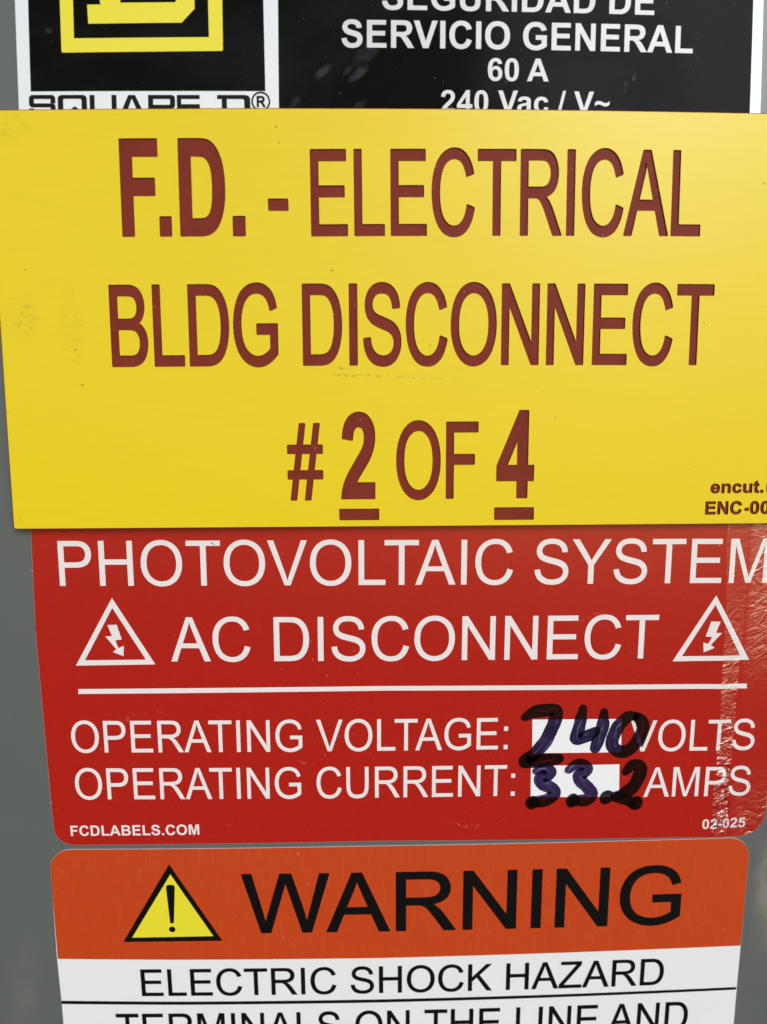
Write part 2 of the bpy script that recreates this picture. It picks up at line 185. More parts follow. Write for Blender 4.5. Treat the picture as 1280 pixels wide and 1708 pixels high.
BOLD = {
'A': (1479, 'M1471 0L1149 0L1021 333L435 333L314 0L0 0L571 1466L884 1466ZM926 580L724 1124L526 580Z'),
'B': (1479, 'M150 1466L736 1466Q910 1466 995 1451Q1081 1437 1148 1391Q1216 1345 1261 1268Q1306 1192 1306 1097Q1306 994 1250 908Q1195 822 1100 779Q1234 740 1306 646Q1378 552 1378 425Q1378 325 1331 230Q1285 136 1204 79Q1124 23 1006 10Q932 2 649 0L150 0ZM446 1222L446 883L640 883Q813 883 855 888Q931 897 974 940Q1018 984 1018 1055Q1018 1123 980 1165Q943 1208 869 1217Q825 1222 616 1222ZM446 639L446 247L720 247Q880 247 923 256Q989 268 1030 314Q1072 361 1072 439Q1072 505 1040 551Q1008 597 947 618Q887 639 685 639Z'),
'C': (1479, 'M1087 539L1374 448Q1308 208 1154 91Q1001 -25 765 -25Q473 -25 285 174Q97 374 97 720Q97 1086 286 1288Q475 1491 783 1491Q1052 1491 1220 1332Q1320 1238 1370 1062L1077 992Q1051 1106 968 1172Q886 1238 768 1238Q605 1238 503 1121Q402 1004 402 742Q402 464 502 346Q602 228 762 228Q880 228 965 303Q1050 378 1087 539Z'),
'D': (1479, 'M148 1466L689 1466Q872 1466 968 1438Q1097 1400 1189 1303Q1281 1206 1329 1065Q1377 925 1377 719Q1377 538 1332 407Q1277 247 1175 148Q1098 73 967 31Q869 0 705 0L148 0ZM444 1218L444 247L665 247Q789 247 844 261Q916 279 963 322Q1011 365 1041 463Q1071 562 1071 732Q1071 902 1041 993Q1011 1084 957 1135Q903 1186 820 1204Q758 1218 577 1218Z'),
'E': (1366, 'M149 0L149 1466L1236 1466L1236 1218L445 1218L445 893L1181 893L1181 646L445 646L445 247L1264 247L1264 0Z'),
'F': (1251, 'M151 0L151 1466L1156 1466L1156 1218L447 1218L447 871L1059 871L1059 623L447 623L447 0Z'),
'G': (1593, 'M831 539L831 786L1469 786L1469 202Q1376 112 1199 43Q1023 -25 842 -25Q612 -25 441 71Q270 168 184 347Q98 527 98 738Q98 967 194 1145Q290 1323 475 1418Q616 1491 826 1491Q1099 1491 1252 1376Q1406 1262 1450 1060L1156 1005Q1125 1113 1039 1175Q954 1238 826 1238Q632 1238 517 1115Q403 992 403 750Q403 489 519 358Q635 228 823 228Q916 228 1009 264Q1103 301 1170 353L1170 539Z'),
'I': (569, 'M140 0L140 1466L436 1466L436 0Z'),
'L': (1251, 'M157 0L157 1454L453 1454L453 247L1189 247L1189 0Z'),
'M': (1706, 'M145 0L145 1466L588 1466L854 466L1117 1466L1561 1466L1561 0L1286 0L1286 1154L995 0L710 0L420 1154L420 0Z'),
'N': (1479, 'M152 0L152 1466L440 1466L1040 487L1040 1466L1315 1466L1315 0L1018 0L427 956L427 0Z'),
'O': (1593, 'M89 724Q89 948 156 1100Q206 1212 292 1301Q379 1390 482 1433Q619 1491 798 1491Q1122 1491 1316 1290Q1511 1089 1511 731Q1511 376 1318 175Q1125 -25 802 -25Q475 -25 282 174Q89 374 89 724ZM394 734Q394 485 509 356Q624 228 801 228Q978 228 1091 355Q1205 483 1205 738Q1205 990 1094 1114Q984 1238 801 1238Q618 1238 506 1112Q394 987 394 734Z'),
'R': (1479, 'M150 0L150 1466L773 1466Q1008 1466 1114 1426Q1221 1387 1285 1286Q1349 1185 1349 1055Q1349 890 1252 782Q1155 675 962 647Q1058 591 1120 524Q1183 457 1289 286L1468 0L1114 0L900 319Q786 490 744 534Q702 579 655 595Q608 612 506 612L446 612L446 0ZM446 846L665 846Q878 846 931 864Q984 882 1014 926Q1044 970 1044 1036Q1044 1110 1004 1155Q965 1201 893 1213Q857 1218 677 1218L446 1218Z'),
'S': (1366, 'M74 477L362 505Q388 360 467 292Q547 224 682 224Q825 224 897 284Q970 345 970 426Q970 478 939 514Q909 551 833 578Q781 596 596 642Q358 701 262 787Q127 908 127 1082Q127 1194 190 1291Q254 1389 373 1440Q493 1491 662 1491Q938 1491 1077 1370Q1217 1249 1224 1047L928 1034Q909 1147 846 1196Q784 1246 659 1246Q530 1246 457 1193Q410 1159 410 1102Q410 1050 454 1013Q510 966 726 915Q942 864 1045 809Q1149 755 1207 660Q1266 566 1266 427Q1266 301 1196 191Q1126 81 998 27Q870 -26 679 -26Q401 -26 252 102Q103 231 74 477Z'),
'U': (1479, 'M147 1466L443 1466L443 672Q443 483 454 427Q473 337 544 282Q616 228 740 228Q866 228 930 279Q994 331 1007 406Q1020 481 1020 655L1020 1466L1316 1466L1316 696Q1316 432 1292 323Q1268 214 1203 139Q1139 64 1031 19Q923 -25 749 -25Q539 -25 430 23Q322 72 259 149Q196 227 176 312Q147 438 147 684Z'),
'V': (1366, 'M523 0L-1 1466L320 1466L691 381L1050 1466L1364 1466L839 0Z'),
'0': (1139, 'M562 1472Q774 1472 894 1320Q1037 1140 1037 723Q1037 307 893 125Q774 -25 562 -25Q349 -25 218 139Q88 303 88 726Q88 1137 232 1321Q351 1472 562 1472ZM562 1239Q511 1239 471 1206Q431 1174 409 1090Q380 981 380 723Q380 465 406 368Q432 272 471 240Q511 208 562 208Q613 208 653 240Q693 273 715 357Q744 465 744 723Q744 981 718 1077Q692 1174 652 1206Q613 1239 562 1239Z'),
'2': (1139, 'M1036 261L1036 0L51 0Q67 148 147 280Q227 413 463 632Q653 809 696 872Q754 959 754 1044Q754 1138 703 1188Q653 1239 564 1239Q476 1239 424 1186Q372 1133 364 1010L84 1038Q109 1270 241 1371Q373 1472 571 1472Q788 1472 912 1355Q1036 1238 1036 1064Q1036 965 1000 875Q965 786 888 688Q837 623 704 501Q571 379 535 339Q500 299 478 261Z'),
'4': (1139, 'M638 0L638 295L38 295L38 541L674 1472L910 1472L910 542L1092 542L1092 295L910 295L910 0ZM638 542L638 1043L301 542Z'),
'5': (1139, 'M91 377L371 406Q383 311 442 255Q501 200 578 200Q666 200 727 271Q788 343 788 487Q788 622 727 689Q667 757 570 757Q449 757 353 650L125 683L269 1446L1012 1446L1012 1183L482 1183L438 934Q532 981 630 981Q817 981 947 845Q1077 709 1077 492Q1077 311 972 169Q829 -25 575 -25Q372 -25 244 84Q116 193 91 377Z'),
'6': (1139, 'M1040 1110L768 1080Q758 1164 716 1204Q674 1244 607 1244Q518 1244 456 1164Q395 1084 379 831Q484 955 640 955Q816 955 941 821Q1067 687 1067 475Q1067 250 935 114Q803 -22 596 -22Q374 -22 231 150Q88 323 88 716Q88 1119 237 1297Q386 1475 624 1475Q791 1475 900 1381Q1010 1288 1040 1110ZM403 498Q403 361 466 286Q529 212 610 212Q688 212 740 273Q792 334 792 473Q792 616 736 682Q680 749 596 749Q515 749 459 685Q403 622 403 498Z'),
'a': (1139, 'M357 738L102 784Q145 938 250 1012Q355 1086 562 1086Q750 1086 842 1041Q934 997 971 928Q1009 860 1009 677L1006 349Q1006 209 1019 142Q1033 76 1070 0L792 0Q781 28 765 83Q758 108 755 116Q683 46 601 11Q519 -24 426 -24Q262 -24 167 65Q73 154 73 290Q73 380 116 450Q159 521 236 558Q314 596 460 624Q657 661 733 693L733 721Q733 802 693 836Q653 871 542 871Q467 871 425 841Q383 812 357 738ZM733 510Q679 492 562 467Q445 442 409 418Q354 379 354 319Q354 260 398 217Q442 174 510 174Q586 174 655 224Q706 262 722 317Q733 353 733 454Z'),
'c': (1139, 'M1073 748L796 698Q782 781 732 823Q683 865 604 865Q499 865 436 792Q374 720 374 550Q374 361 437 283Q501 205 608 205Q688 205 739 250Q790 296 811 407L1087 360Q1044 170 922 73Q800 -24 595 -24Q362 -24 223 123Q85 270 85 530Q85 793 224 939Q363 1086 600 1086Q794 1086 908 1002Q1023 919 1073 748Z'),
'e': (1139, 'M762 338L1042 291Q988 137 871 56Q755 -24 580 -24Q303 -24 170 157Q65 302 65 523Q65 787 203 936Q341 1086 552 1086Q789 1086 926 929Q1063 773 1057 450L353 450Q356 325 421 255Q486 186 583 186Q649 186 694 222Q739 258 762 338ZM778 622Q775 744 715 807Q655 871 569 871Q477 871 417 804Q357 737 358 622Z'),
'n': (1251, 'M1113 0L832 0L832 542Q832 714 814 764Q796 815 755 843Q715 871 658 871Q585 871 527 831Q469 791 447 725Q426 659 426 481L426 0L145 0L145 1062L406 1062L406 906Q545 1086 756 1086Q849 1086 926 1052Q1003 1019 1042 967Q1082 915 1097 849Q1113 783 1113 660Z'),
'u': (1251, 'M847 0L847 159Q789 74 694 25Q600 -24 495 -24Q388 -24 303 23Q218 70 180 155Q142 240 142 390L142 1062L423 1062L423 574Q423 350 438 299Q454 249 495 219Q536 190 599 190Q671 190 728 229Q785 269 806 327Q827 386 827 614L827 1062L1108 1062L1108 0Z'),
't': (682, 'M634 1062L634 838L442 838L442 410Q442 280 447 258Q453 237 472 223Q492 209 520 209Q559 209 633 236L657 18Q559 -24 435 -24Q359 -24 298 1Q237 27 208 67Q180 108 169 177Q160 226 160 375L160 838L31 838L31 1062L160 1062L160 1273L442 1437L442 1062Z'),
'.': (569, 'M147 0L147 281L428 281L428 0Z'),
'-': (682, 'M114 391L114 672L666 672L666 391Z'),
'/': (569, 'M-2 -25L363 1491L567 1491L203 -25Z'),
'~': (1196, 'M80 500L80 730Q190 860 345 860Q450 860 600 790Q745 722 840 722Q965 722 1095 865L1095 630Q985 495 832 495Q735 495 575 565Q430 628 345 628Q210 628 80 500Z'),
}
KERN = {k: -152 for k in ('AT', 'TA', 'AV', 'VA', 'AY', 'YA', 'LT', 'LV', 'LY', 'PA')}
KERN.update({'TO': -37, 'VO': -20, 'OV': -20, 'RT': -37, 'RV': -37, 'RY': -37, 'AC': -20, 'Va': -120, 'L ': -76, 'WA': -76, ' A': -113})


def parse(d):
    cs, cur, tok = [], [], ''
    import re
    for cmd, args in re.findall(r'([MLQZ])([^MLQZ]*)', d):
        v = [float(t) for t in re.findall(r'-?\d+\.?\d*', args)]
        if cmd == 'M':
            cur = [(v[0], v[1])]
        elif cmd == 'L':
            cur.append((v[0], v[1]))
        elif cmd == 'Q':
            p0 = cur[-1]
            for i in range(1, 6):
                t = i / 5
                cur.append(((1 - t) ** 2 * p0[0] + 2 * t * (1 - t) * v[0] + t * t * v[2],
                            (1 - t) ** 2 * p0[1] + 2 * t * (1 - t) * v[1] + t * t * v[3]))
        else:
            if abs(cur[0][0] - cur[-1][0]) + abs(cur[0][1] - cur[-1][1]) < 1e-6:
                cur.pop()
            cs.append(cur)
    return cs


# ------------------------------------------------------------------ 2-D shape helpers (all in mm on the cover's face: x right, z up)
def inside(pts, contours):
    pts = np.asarray(pts)
    c = np.zeros(len(pts), bool)
    for k in contours:
        k = np.asarray(k)
        x0, y0 = k[:, 0], k[:, 1]
        x1, y1 = np.roll(x0, -1), np.roll(y0, -1)
        for i in range(len(k)):
            if y0[i] == y1[i]:
                continue
            m = ((y0[i] > pts[:, 1]) != (y1[i] > pts[:, 1]))
            m &= pts[:, 0] < (x1[i] - x0[i]) * (pts[:, 1] - y0[i]) / (y1[i] - y0[i]) + x0[i]
            c ^= m
    return c


def area(k):
    k = np.asarray(k)
    return 0.5 * float(np.sum(k[:, 0] * np.roll(k[:, 1], -1) - np.roll(k[:, 0], -1) * k[:, 1]))


def orient(contours):
    """outer contours counter-clockwise, holes clockwise"""
    out = []
    for i, k in enumerate(contours):
        others = [c for j, c in enumerate(contours) if j != i]
        hole = bool(others) and bool(inside([k[0]], others)[0])
        a = area(k)
        out.append(list(k) if (a > 0) != hole else list(k)[::-1])
    return out


def offset(contours, d):
    """grow the shape by d (shrink when negative); outer corners come out round"""
    if abs(d) < 1e-9:
        return contours
    res = []
    for k in orient(contours):
        k = [p for i, p in enumerate(k) if math.dist(p, k[i - 1]) > 1e-5]
        n = len(k)
        new = []
        for i in range(n):
            p0, p1, p2 = k[i - 1], k[i], k[(i + 1) % n]
            a = math.atan2(p1[1] - p0[1], p1[0] - p0[0])
            b = math.atan2(p2[1] - p1[1], p2[0] - p1[0])
            turn = (b - a + math.pi) % (2 * math.pi) - math.pi
            if d > 0 and turn > 0.35:
                m = max(2, int(turn / 0.35))
                for j in range(m + 1):
                    t = a - math.pi / 2 + turn * j / m
                    new.append((p1[0] + d * math.cos(t), p1[1] + d * math.sin(t)))
            else:
                t = a - math.pi / 2 + turn / 2
                s = d / max(0.4 if turn * d > 0 else 0.13, math.cos(turn / 2))
                new.append((p1[0] + s * math.cos(t), p1[1] + s * math.sin(t)))
        res.append(new)
    return res


def rounded(poly, radii, seg=8):
    out = []
    n = len(poly)
    for i in range(n):
        p0, p1, p2 = (np.array(poly[i - 1]), np.array(poly[i]), np.array(poly[(i + 1) % n]))
        r = radii.get(i, 0)
        if not r:
            out.append(tuple(p1))
            continue
        u = (p0 - p1) / np.linalg.norm(p0 - p1)
        v = (p2 - p1) / np.linalg.norm(p2 - p1)
        ang = math.acos(float(np.clip(u @ v, -1, 1)))
        t = r / math.tan(ang / 2)
        c = p1 + (u + v) / np.linalg.norm(u + v) * r / math.sin(ang / 2)
        a0 = p1 + u * t - c
        a1 = p1 + v * t - c
        s0 = math.atan2(a0[1], a0[0])
        ds = (math.atan2(a1[1], a1[0]) - s0 + math.pi) % (2 * math.pi) - math.pi
        for j in range(seg + 1):
            out.append((float(c[0] + r * math.cos(s0 + ds * j / seg)), float(c[1] + r * math.sin(s0 + ds * j / seg))))
    return out


def circle(c, r, n=40):
    return [(c[0] + r * math.cos(2 * math.pi * i / n), c[1] + r * math.sin(2 * math.pi * i / n)) for i in range(n)]


def text_shape(txt, font, x, z, rot, length, h, bold=0.0):
    """outlines of one line of text: first ink at (x, z), given ink length and capital height"""
    G = BOLD if font == 'b' else REG
    pen, cs, prev = 0, [], ''
    for ch in txt:
        if ch == ' ':
            pen += KERN.get(prev + ' ', 0) + 569
        else:
            adv, d = G[ch]
            pen += KERN.get(prev + ch, 0)
            cs += [[(px + pen, py) for px, py in c] for c in parse(d)]
            pen += adv
        prev = ch
    xs = [p[0] for c in cs for p in c]
    x0, x1 = min(xs), max(xs)
    sx = (length - 2 * bold) / (x1 - x0)
    capu = 1472.0 if txt[0] in '02456' else 1466.0
    b0, b1 = (-25.0, 1525.0) if txt == '#' else (0.0, capu)
    sz = (h - 2 * bold) / (b1 - b0) if bold else h / capu
    if txt == '#':
        sz = (h - 2 * bold) / 1550.0
    ca, sa = math.cos(rot / 1000), math.sin(rot / 1000)
    out = []
    for c in cs:
        k = []
        for px, py in c:
            u = (px - x0) * sx + bold
            v = (py - b0) * sz + bold if bold else py * sz
            k.append((x + u * ca - v * sa, z + u * sa + v * ca))
        out.append(k)
    return offset(out, bold)


def sub(k, step):
    out = []
    for i, p in enumerate(k):
        q = k[(i + 1) % len(k)]
        m = max(1, int(math.dist(p, q) / step))
        out += [(p[0] + (q[0] - p[0]) * j / m, p[1] + (q[1] - p[1]) * j / m) for j in range(m)]
    return out


# barrel distortion of the lens put into the flat layout: everything draws in towards the edges
LENS_K = 3.18816e-6


def lens_warp(x, z):
    X, Z = x, z
    for _ in range(4):
        s = 1 + LENS_K * (X * X + Z * Z)
        X, Z = x / s, z / s
    return X, Z


def lens_unwarp(X, Z):
    s = 1 + LENS_K * (X * X + Z * Z)
    return X * s, Z * s


# ------------------------------------------------------------------ meshes
def mesh_object(name, verts, faces, mat, parent=None, smooth=False, uvs=None, crinkles=None):
    me = bpy.data.meshes.new(name)
    off = parent_world(parent)
    me.from_pydata([((v[0] * MM - off[0]), (v[1] * MM - off[1]), (v[2] * MM - off[2])) for v in verts], [], faces)
    if uvs is not None:
        lay = me.uv_layers.new(name='UVMap')
        for l in me.loops:
            lay.data[l.index].uv = uvs[l.vertex_index]
    if crinkles is not None:
        at = me.attributes.new('crinkle', 'FLOAT', 'POINT')
        at.data.foreach_set('value', crinkles)
    me.materials.append(getattr(mat, 'm', mat))
    if smooth:
        for p in me.polygons:
            p.use_smooth = True
    me.update()
    o = bpy.data.objects.new(name, me)
    COL.objects.link(o)
    if parent:
        o.parent = parent
    return o


def parent_world(o):
    v = Vector((0, 0, 0))
    while o:
        v += o.location
        o = o.parent
    return v


def shape(name, contours, depth, mat, parent, back=None, relief=None, folds=(), step=2.5, smooth=False, flip_back=False):
    """flat piece with the given outlines, its face `depth` mm in front of the cover and, when `back` is given,
    edges running back to that depth"""
    cs = [sub(k, step) for k in orient(contours)]
    pts, edges = [], []
    for k in cs:
        b = len(pts)
        pts += k
        edges += [(b + i, b + (i + 1) % len(k)) for i in range(len(k))]
    if relief:
        P = np.array(pts)
        lo, hi = P.min(0), P.max(0)
        g = [(x, z) for x in np.arange(max(lo[0], 32), hi[0], 0.8) for z in np.arange(lo[1], hi[1], 1.6)]
        if g:
            g = np.array(g)
            g = g[inside(g, cs)]
            pts += [tuple(p) for p in g]
        for fl in folds:
            seg = [p for p in fl if lo[1] - 3 <= p[1] <= hi[1] + 3]
            if len(seg) > 1 and min(p[0] for p in seg) < hi[0] and max(p[0] for p in seg) > lo[0]:
                b = len(pts)
                pts += seg
                edges += [(b + i, b + i + 1) for i in range(len(seg) - 1)]
    V, _, F, *_ = delaunay_2d_cdt([Vector(p) for p in pts], edges, [], 0, 1e-5)
    V = np.array([(v.x, v.y) for v in V])
    F = [f for f in F if len(f) == 3]
    cen = np.array([V[list(f)].mean(0) for f in F])
    F = [f for f, ok in zip(F, inside(cen, cs)) if ok]

    def place(p, dep):
        X, Z = lens_warp(*p)
        h = relief(p[0], p[1]) if relief else 0.0
        return (X, -(dep + h), Z)
    verts = [place(v, depth) for v in V]
    faces = []
    for f in F:
        a, b, c = (V[i] for i in f)
        s = (b[0] - a[0]) * (c[1] - a[1]) - (b[1] - a[1]) * (c[0] - a[0])
        faces.append(tuple(f) if s > 0 else tuple(f)[::-1])
    if back is not None:
        for k in cs:
            b = len(verts)
            n = len(k)
            for p in k:
                X, Y, Z = place(p, depth)
                verts.append((X, Y, Z))
                verts.append((X, -back if not relief else -(back + relief(*p) * 0.9), Z))
            for i in range(n):
                j = (i + 1) % n
                faces.append((b + 2 * i + 1, b + 2 * j + 1, b + 2 * j, b + 2 * i))
    cr = [crinkle(*lens_unwarp(v[0], v[2])) for v in verts] if relief else None
    return mesh_object(name, verts, faces, mat, parent, smooth, crinkles=cr)


def thing(name, label, cat, loc_mm):
    o = bpy.data.objects.new(name, None)
    o.empty_display_size = 0.01
    COL.objects.link(o)
    o.location = [c * MM for c in loc_mm]
    o['label'] = label
    o['category'] = cat
    return o


# ------------------------------------------------------------------ materials
class Mat:
    def __init__(s, name, col, rough=0.4, spec=0.5, coat=0.0, coat_rough=0.1):
        s.m = bpy.data.materials.new(name)
        s.m.use_nodes = True
        s.t = s.m.node_tree
        s.p = s.t.nodes['Principled BSDF']
        s.p.inputs['Base Color'].default_value = (*col, 1)
        s.p.inputs['Roughness'].default_value = rough
        s.p.inputs['Specular IOR Level'].default_value = spec
        s.p.inputs['Coat Weight'].default_value = coat
        s.p.inputs['Coat Roughness'].default_value = coat_rough
        s.col = col
        s.rough = rough
        s.tc = s.t.nodes.new('ShaderNodeNewGeometry').outputs['Position']
        s.color = None
        s.nrm = None

    def link(s, a, b):
        s.t.links.new(a, b)

    def noise(s, scale, detail=3.0, rough=0.5, loc=(0, 0, 0), rot=0.0, distort=0.0):
        mp = s.t.nodes.new('ShaderNodeMapping')
        mp.inputs['Scale'].default_value = scale if isinstance(scale, tuple) else (scale,) * 3
        mp.inputs['Location'].default_value = loc
        src = s.tc
        if rot:
            m0 = s.t.nodes.new('ShaderNodeMapping')
            m0.inputs['Rotation'].default_value = (0, rot, 0)
            s.link(src, m0.inputs[0])
            src = m0.outputs[0]
        s.link(src, mp.inputs[0])
        n = s.t.nodes.new('ShaderNodeTexNoise')
        n.inputs['Scale'].default_value = 1.0
        n.inputs['Detail'].default_value = detail
        n.inputs['Roughness'].default_value = rough
        n.inputs['Distortion'].default_value = distort
        s.link(mp.outputs[0], n.inputs['Vector'])
        return n.outputs['Fac']

    def ramp(s, f, a, b, va=0.0, vb=1.0):
        r = s.t.nodes.new('ShaderNodeMapRange')
        r.interpolation_type = 'SMOOTHSTEP'
        r.inputs['From Min'].default_value = a
        r.inputs['From Max'].default_value = b
        r.inputs['To Min'].default_value = va
        r.inputs['To Max'].default_value = vb
        s.link(f, r.inputs['Value'])
        return r.outputs['Result']

    def math(s, op, a, b=None):
        n = s.t.nodes.new('ShaderNodeMath')
        n.operation = op
        for i, v in enumerate((a, b)):
            if v is None:
                continue
            if isinstance(v, (int, float)):
                n.inputs[i].default_value = v
            else:
                s.link(v, n.inputs[i])
        return n.outputs[0]

    def tint(s, fac, col, mode='MIX'):
        n = s.t.nodes.new('ShaderNodeMix')
        n.data_type = 'RGBA'
        n.blend_type = mode
        if s.color is None:
            n.inputs['A'].default_value = (*s.col, 1)
        else:
            s.link(s.color, n.inputs['A'])
        n.inputs['B'].default_value = (*col, 1)
        s.link(fac, n.inputs['Factor'])
        s.color = n.outputs['Result']
        s.link(s.color, s.p.inputs['Base Color'])
        return s

    def bump(s, h, dist, strength=1.0, coat=False):
        n = s.t.nodes.new('ShaderNodeBump')
        n.inputs['Distance'].default_value = dist * MM
        n.inputs['Strength'].default_value = strength
        s.link(h, n.inputs['Height'])
        if s.nrm is not None:
            s.link(s.nrm, n.inputs['Normal'])
        s.nrm = n.outputs['Normal']
        s.link(s.nrm, s.p.inputs['Normal'])
        s.link(s.nrm, s.p.inputs['Coat Normal'])
        return s

    def roughness(s, f):
        s.link(f, s.p.inputs['Roughness'])

    def spot(s, x, z, rx, rz, ang=0.0, soft=0.5):
        """1 inside an ellipse at (x, z) mm, 0 outside, with a soft border"""
        mp = s.t.nodes.new('ShaderNodeMapping')
        mp.vector_type = 'TEXTURE'
        X, Z = lens_warp(x, z)
        mp.inputs['Location'].default_value = (X * MM, 0, Z * MM)
        mp.inputs['Rotation'].default_value = (0, ang, 0)
        mp.inputs['Scale'].default_value = (rx * MM, 1000, rz * MM)
        s.link(s.tc, mp.inputs[0])
        ln = s.t.nodes.new('ShaderNodeVectorMath')
        ln.operation = 'LENGTH'
        s.link(mp.outputs[0], ln.inputs[0])
        return s.ramp(ln.outputs['Value'], 1.0 - soft, 1.0 + soft * 0.3, 1.0, 0.0)


def mat_plain(name, col, **k):
    return Mat(name, col, **k)

grey = Mat('grey_enclosure_paint', (0.112, 0.122, 0.113), 0.38, 0.5)
grey.bump(grey.noise(900, 2), 0.012)
grey.tint(grey.ramp(grey.noise(60, 5, 0.6), 0.45, 0.75, 0, 0.25), (0.135, 0.14, 0.128))
grey.tint(grey.ramp(grey.noise(1500, 2), 0.66, 0.74, 0, 0.35), (0.16, 0.165, 0.155))

# mottled reflection painted into the grey right of the stickers; faint pale patches left
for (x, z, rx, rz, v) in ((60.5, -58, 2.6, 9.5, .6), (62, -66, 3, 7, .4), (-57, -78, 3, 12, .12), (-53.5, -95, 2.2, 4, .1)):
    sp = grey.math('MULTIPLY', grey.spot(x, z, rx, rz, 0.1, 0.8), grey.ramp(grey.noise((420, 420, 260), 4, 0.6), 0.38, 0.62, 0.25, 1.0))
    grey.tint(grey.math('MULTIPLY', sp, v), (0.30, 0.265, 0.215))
for (x, z, rx, rz, a, v) in ((-53.5, -57.5, .5, .08, .3, .5), (-54.3, -73, .7, .06, -.15, .4), (-53.2, -83, .25, .06, .2, .5), (-55, -30, .08, .5, .2, .3)):
    grey.tint(grey.math('MULTIPLY', grey.spot(x, z, rx, rz, a, 0.5), v), (0.24, 0.24, 0.22))

vinyl_white = Mat('white_vinyl', (0.8, 0.8, 0.785), 0.3, 0.5)
vinyl_white.bump(vinyl_white.noise(500, 3), 0.006)
vinyl_white.tint(vinyl_white.ramp(vinyl_white.noise(120, 4), 0.5, 0.8, 0, 0.18), (0.68, 0.67, 0.63))

vinyl_edge = Mat('pinkish_vinyl_edge', (0.52, 0.36, 0.33), 0.4, 0.4)

plate_white = Mat('white_nameplate_plastic', (0.8, 0.815, 0.815), 0.3, 0.5)
plate_white.bump(plate_white.noise(300, 3), 0.01)
plate_white.tint(plate_white.ramp(plate_white.noise(90, 5), 0.52, 0.8, 0, 0.2), (0.62, 0.62, 0.6))

plate_black = Mat('black_nameplate_ink', (0.0055, 0.005, 0.0036), 0.2, 0.018)
nb = plate_black
nb.bump(nb.noise(260, 2), 0.006)
refl_mottle = nb.ramp(nb.noise((26, 26, 40), 5, 0.62, (3.3, 0, 1.2), 0.5, 0.6), 0.44, 0.66)  # bluish mottled reflection painted into the black; also varies its roughness
nb.tint(nb.math('MULTIPLY', refl_mottle, 0.35), (0.020, 0.022, 0.028))
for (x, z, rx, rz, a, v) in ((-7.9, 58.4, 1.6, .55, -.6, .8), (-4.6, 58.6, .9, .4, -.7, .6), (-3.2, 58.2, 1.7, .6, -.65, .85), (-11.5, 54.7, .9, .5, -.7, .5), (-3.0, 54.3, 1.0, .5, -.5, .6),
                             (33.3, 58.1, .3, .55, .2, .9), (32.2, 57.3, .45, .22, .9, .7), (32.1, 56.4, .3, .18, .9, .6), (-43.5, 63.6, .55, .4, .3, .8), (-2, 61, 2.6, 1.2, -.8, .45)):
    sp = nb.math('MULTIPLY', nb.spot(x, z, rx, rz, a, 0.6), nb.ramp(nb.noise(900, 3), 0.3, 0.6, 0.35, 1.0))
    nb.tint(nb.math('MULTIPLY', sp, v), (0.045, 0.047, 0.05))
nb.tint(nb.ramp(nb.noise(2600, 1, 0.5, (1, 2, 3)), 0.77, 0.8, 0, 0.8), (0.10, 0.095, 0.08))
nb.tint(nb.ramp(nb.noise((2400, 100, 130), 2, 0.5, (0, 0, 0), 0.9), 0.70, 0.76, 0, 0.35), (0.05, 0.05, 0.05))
nb.roughness(nb.ramp(refl_mottle, 0, 1, 0.13, 0.3))

logo_yellow = Mat('yellow_nameplate_ink', (0.83, 0.71, 0.028), 0.3, 0.45)
logo_yellow.bump(logo_yellow.noise(300, 3), 0.008)
letter_white = Mat('white_nameplate_lettering', (0.66, 0.66, 0.645), 0.35, 0.4)
letter_white.tint(letter_white.ramp(letter_white.noise(500, 4), 0.45, 0.7, 0, 0.4), (0.55, 0.55, 0.535))
word_black = Mat('black_wordmark_ink', (0.012, 0.011, 0.009), 0.4, 0.08)

yellow = Mat('yellow_engraving_laminate', (0.80, 0.603, 0.008), 0.31, 0.26)
ye = yellow
ye.bump(ye.noise((350, 350, 5200), 2), 0.004)
ye.bump(ye.noise((60, 60, 520), 3), 0.010)
ye.tint(ye.ramp(ye.noise((230, 230, 3600), 3), 0.35, 0.75, 0, 0.16), (0.70, 0.50, 0.012))
ye.tint(ye.ramp(ye.noise(35, 4), 0.4, 0.75, 0, 0.25), (0.74, 0.56, 0.012))
for (x, z, r) in DATA['Y']['specks']:
    sp = ye.math('MULTIPLY', ye.spot(x, z, r * random.uniform(0.8, 1.5), r * random.uniform(0.8, 1.5), random.uniform(-1, 1), 0.6), ye.ramp(ye.noise(5200, 2), 0.35, 0.5))
    ye.tint(ye.math('MULTIPLY', sp, 0.85), (0.10, 0.065, 0.02))
for (x, z, rx, rz, a, v) in ((-47.8, 27.0, 2.6, 3.2, .2, .34), (-41.5, 25, 2.0, 7.5, 0, .2), (-49, 51, 3.5, 2.0, 0, .3), (-2.0, 18.9, 6.5, .32, .02, .8), (-5.6, 19.9, 1.6, .25, .02, .7), (6, 18.6, 5, .25, .03, .45)):
    sp = ye.math('MULTIPLY', ye.spot(x, z, rx, rz, a, 0.7), ye.ramp(ye.noise((1500, 1500, 2600), 3, 0.7), 0.48, 0.66))
    ye.tint(ye.math('MULTIPLY', sp, v), (0.36, 0.26, 0.03))

brown = Mat('reddish_brown_laminate_core', (0.205, 0.030, 0.016), 0.45, 0.07)
brown.bump(brown.noise((5000, 5000, 500), 2), 0.006)
brown.tint(brown.ramp(brown.noise(300, 4), 0.35, 0.7, 0, 0.4), (0.14, 0.022, 0.013))
brown.tint(brown.ramp(brown.noise(2300, 1), 0.77, 0.8, 0, 0.7), (0.5, 0.3, 0.2))

CRINKLE = 0.5


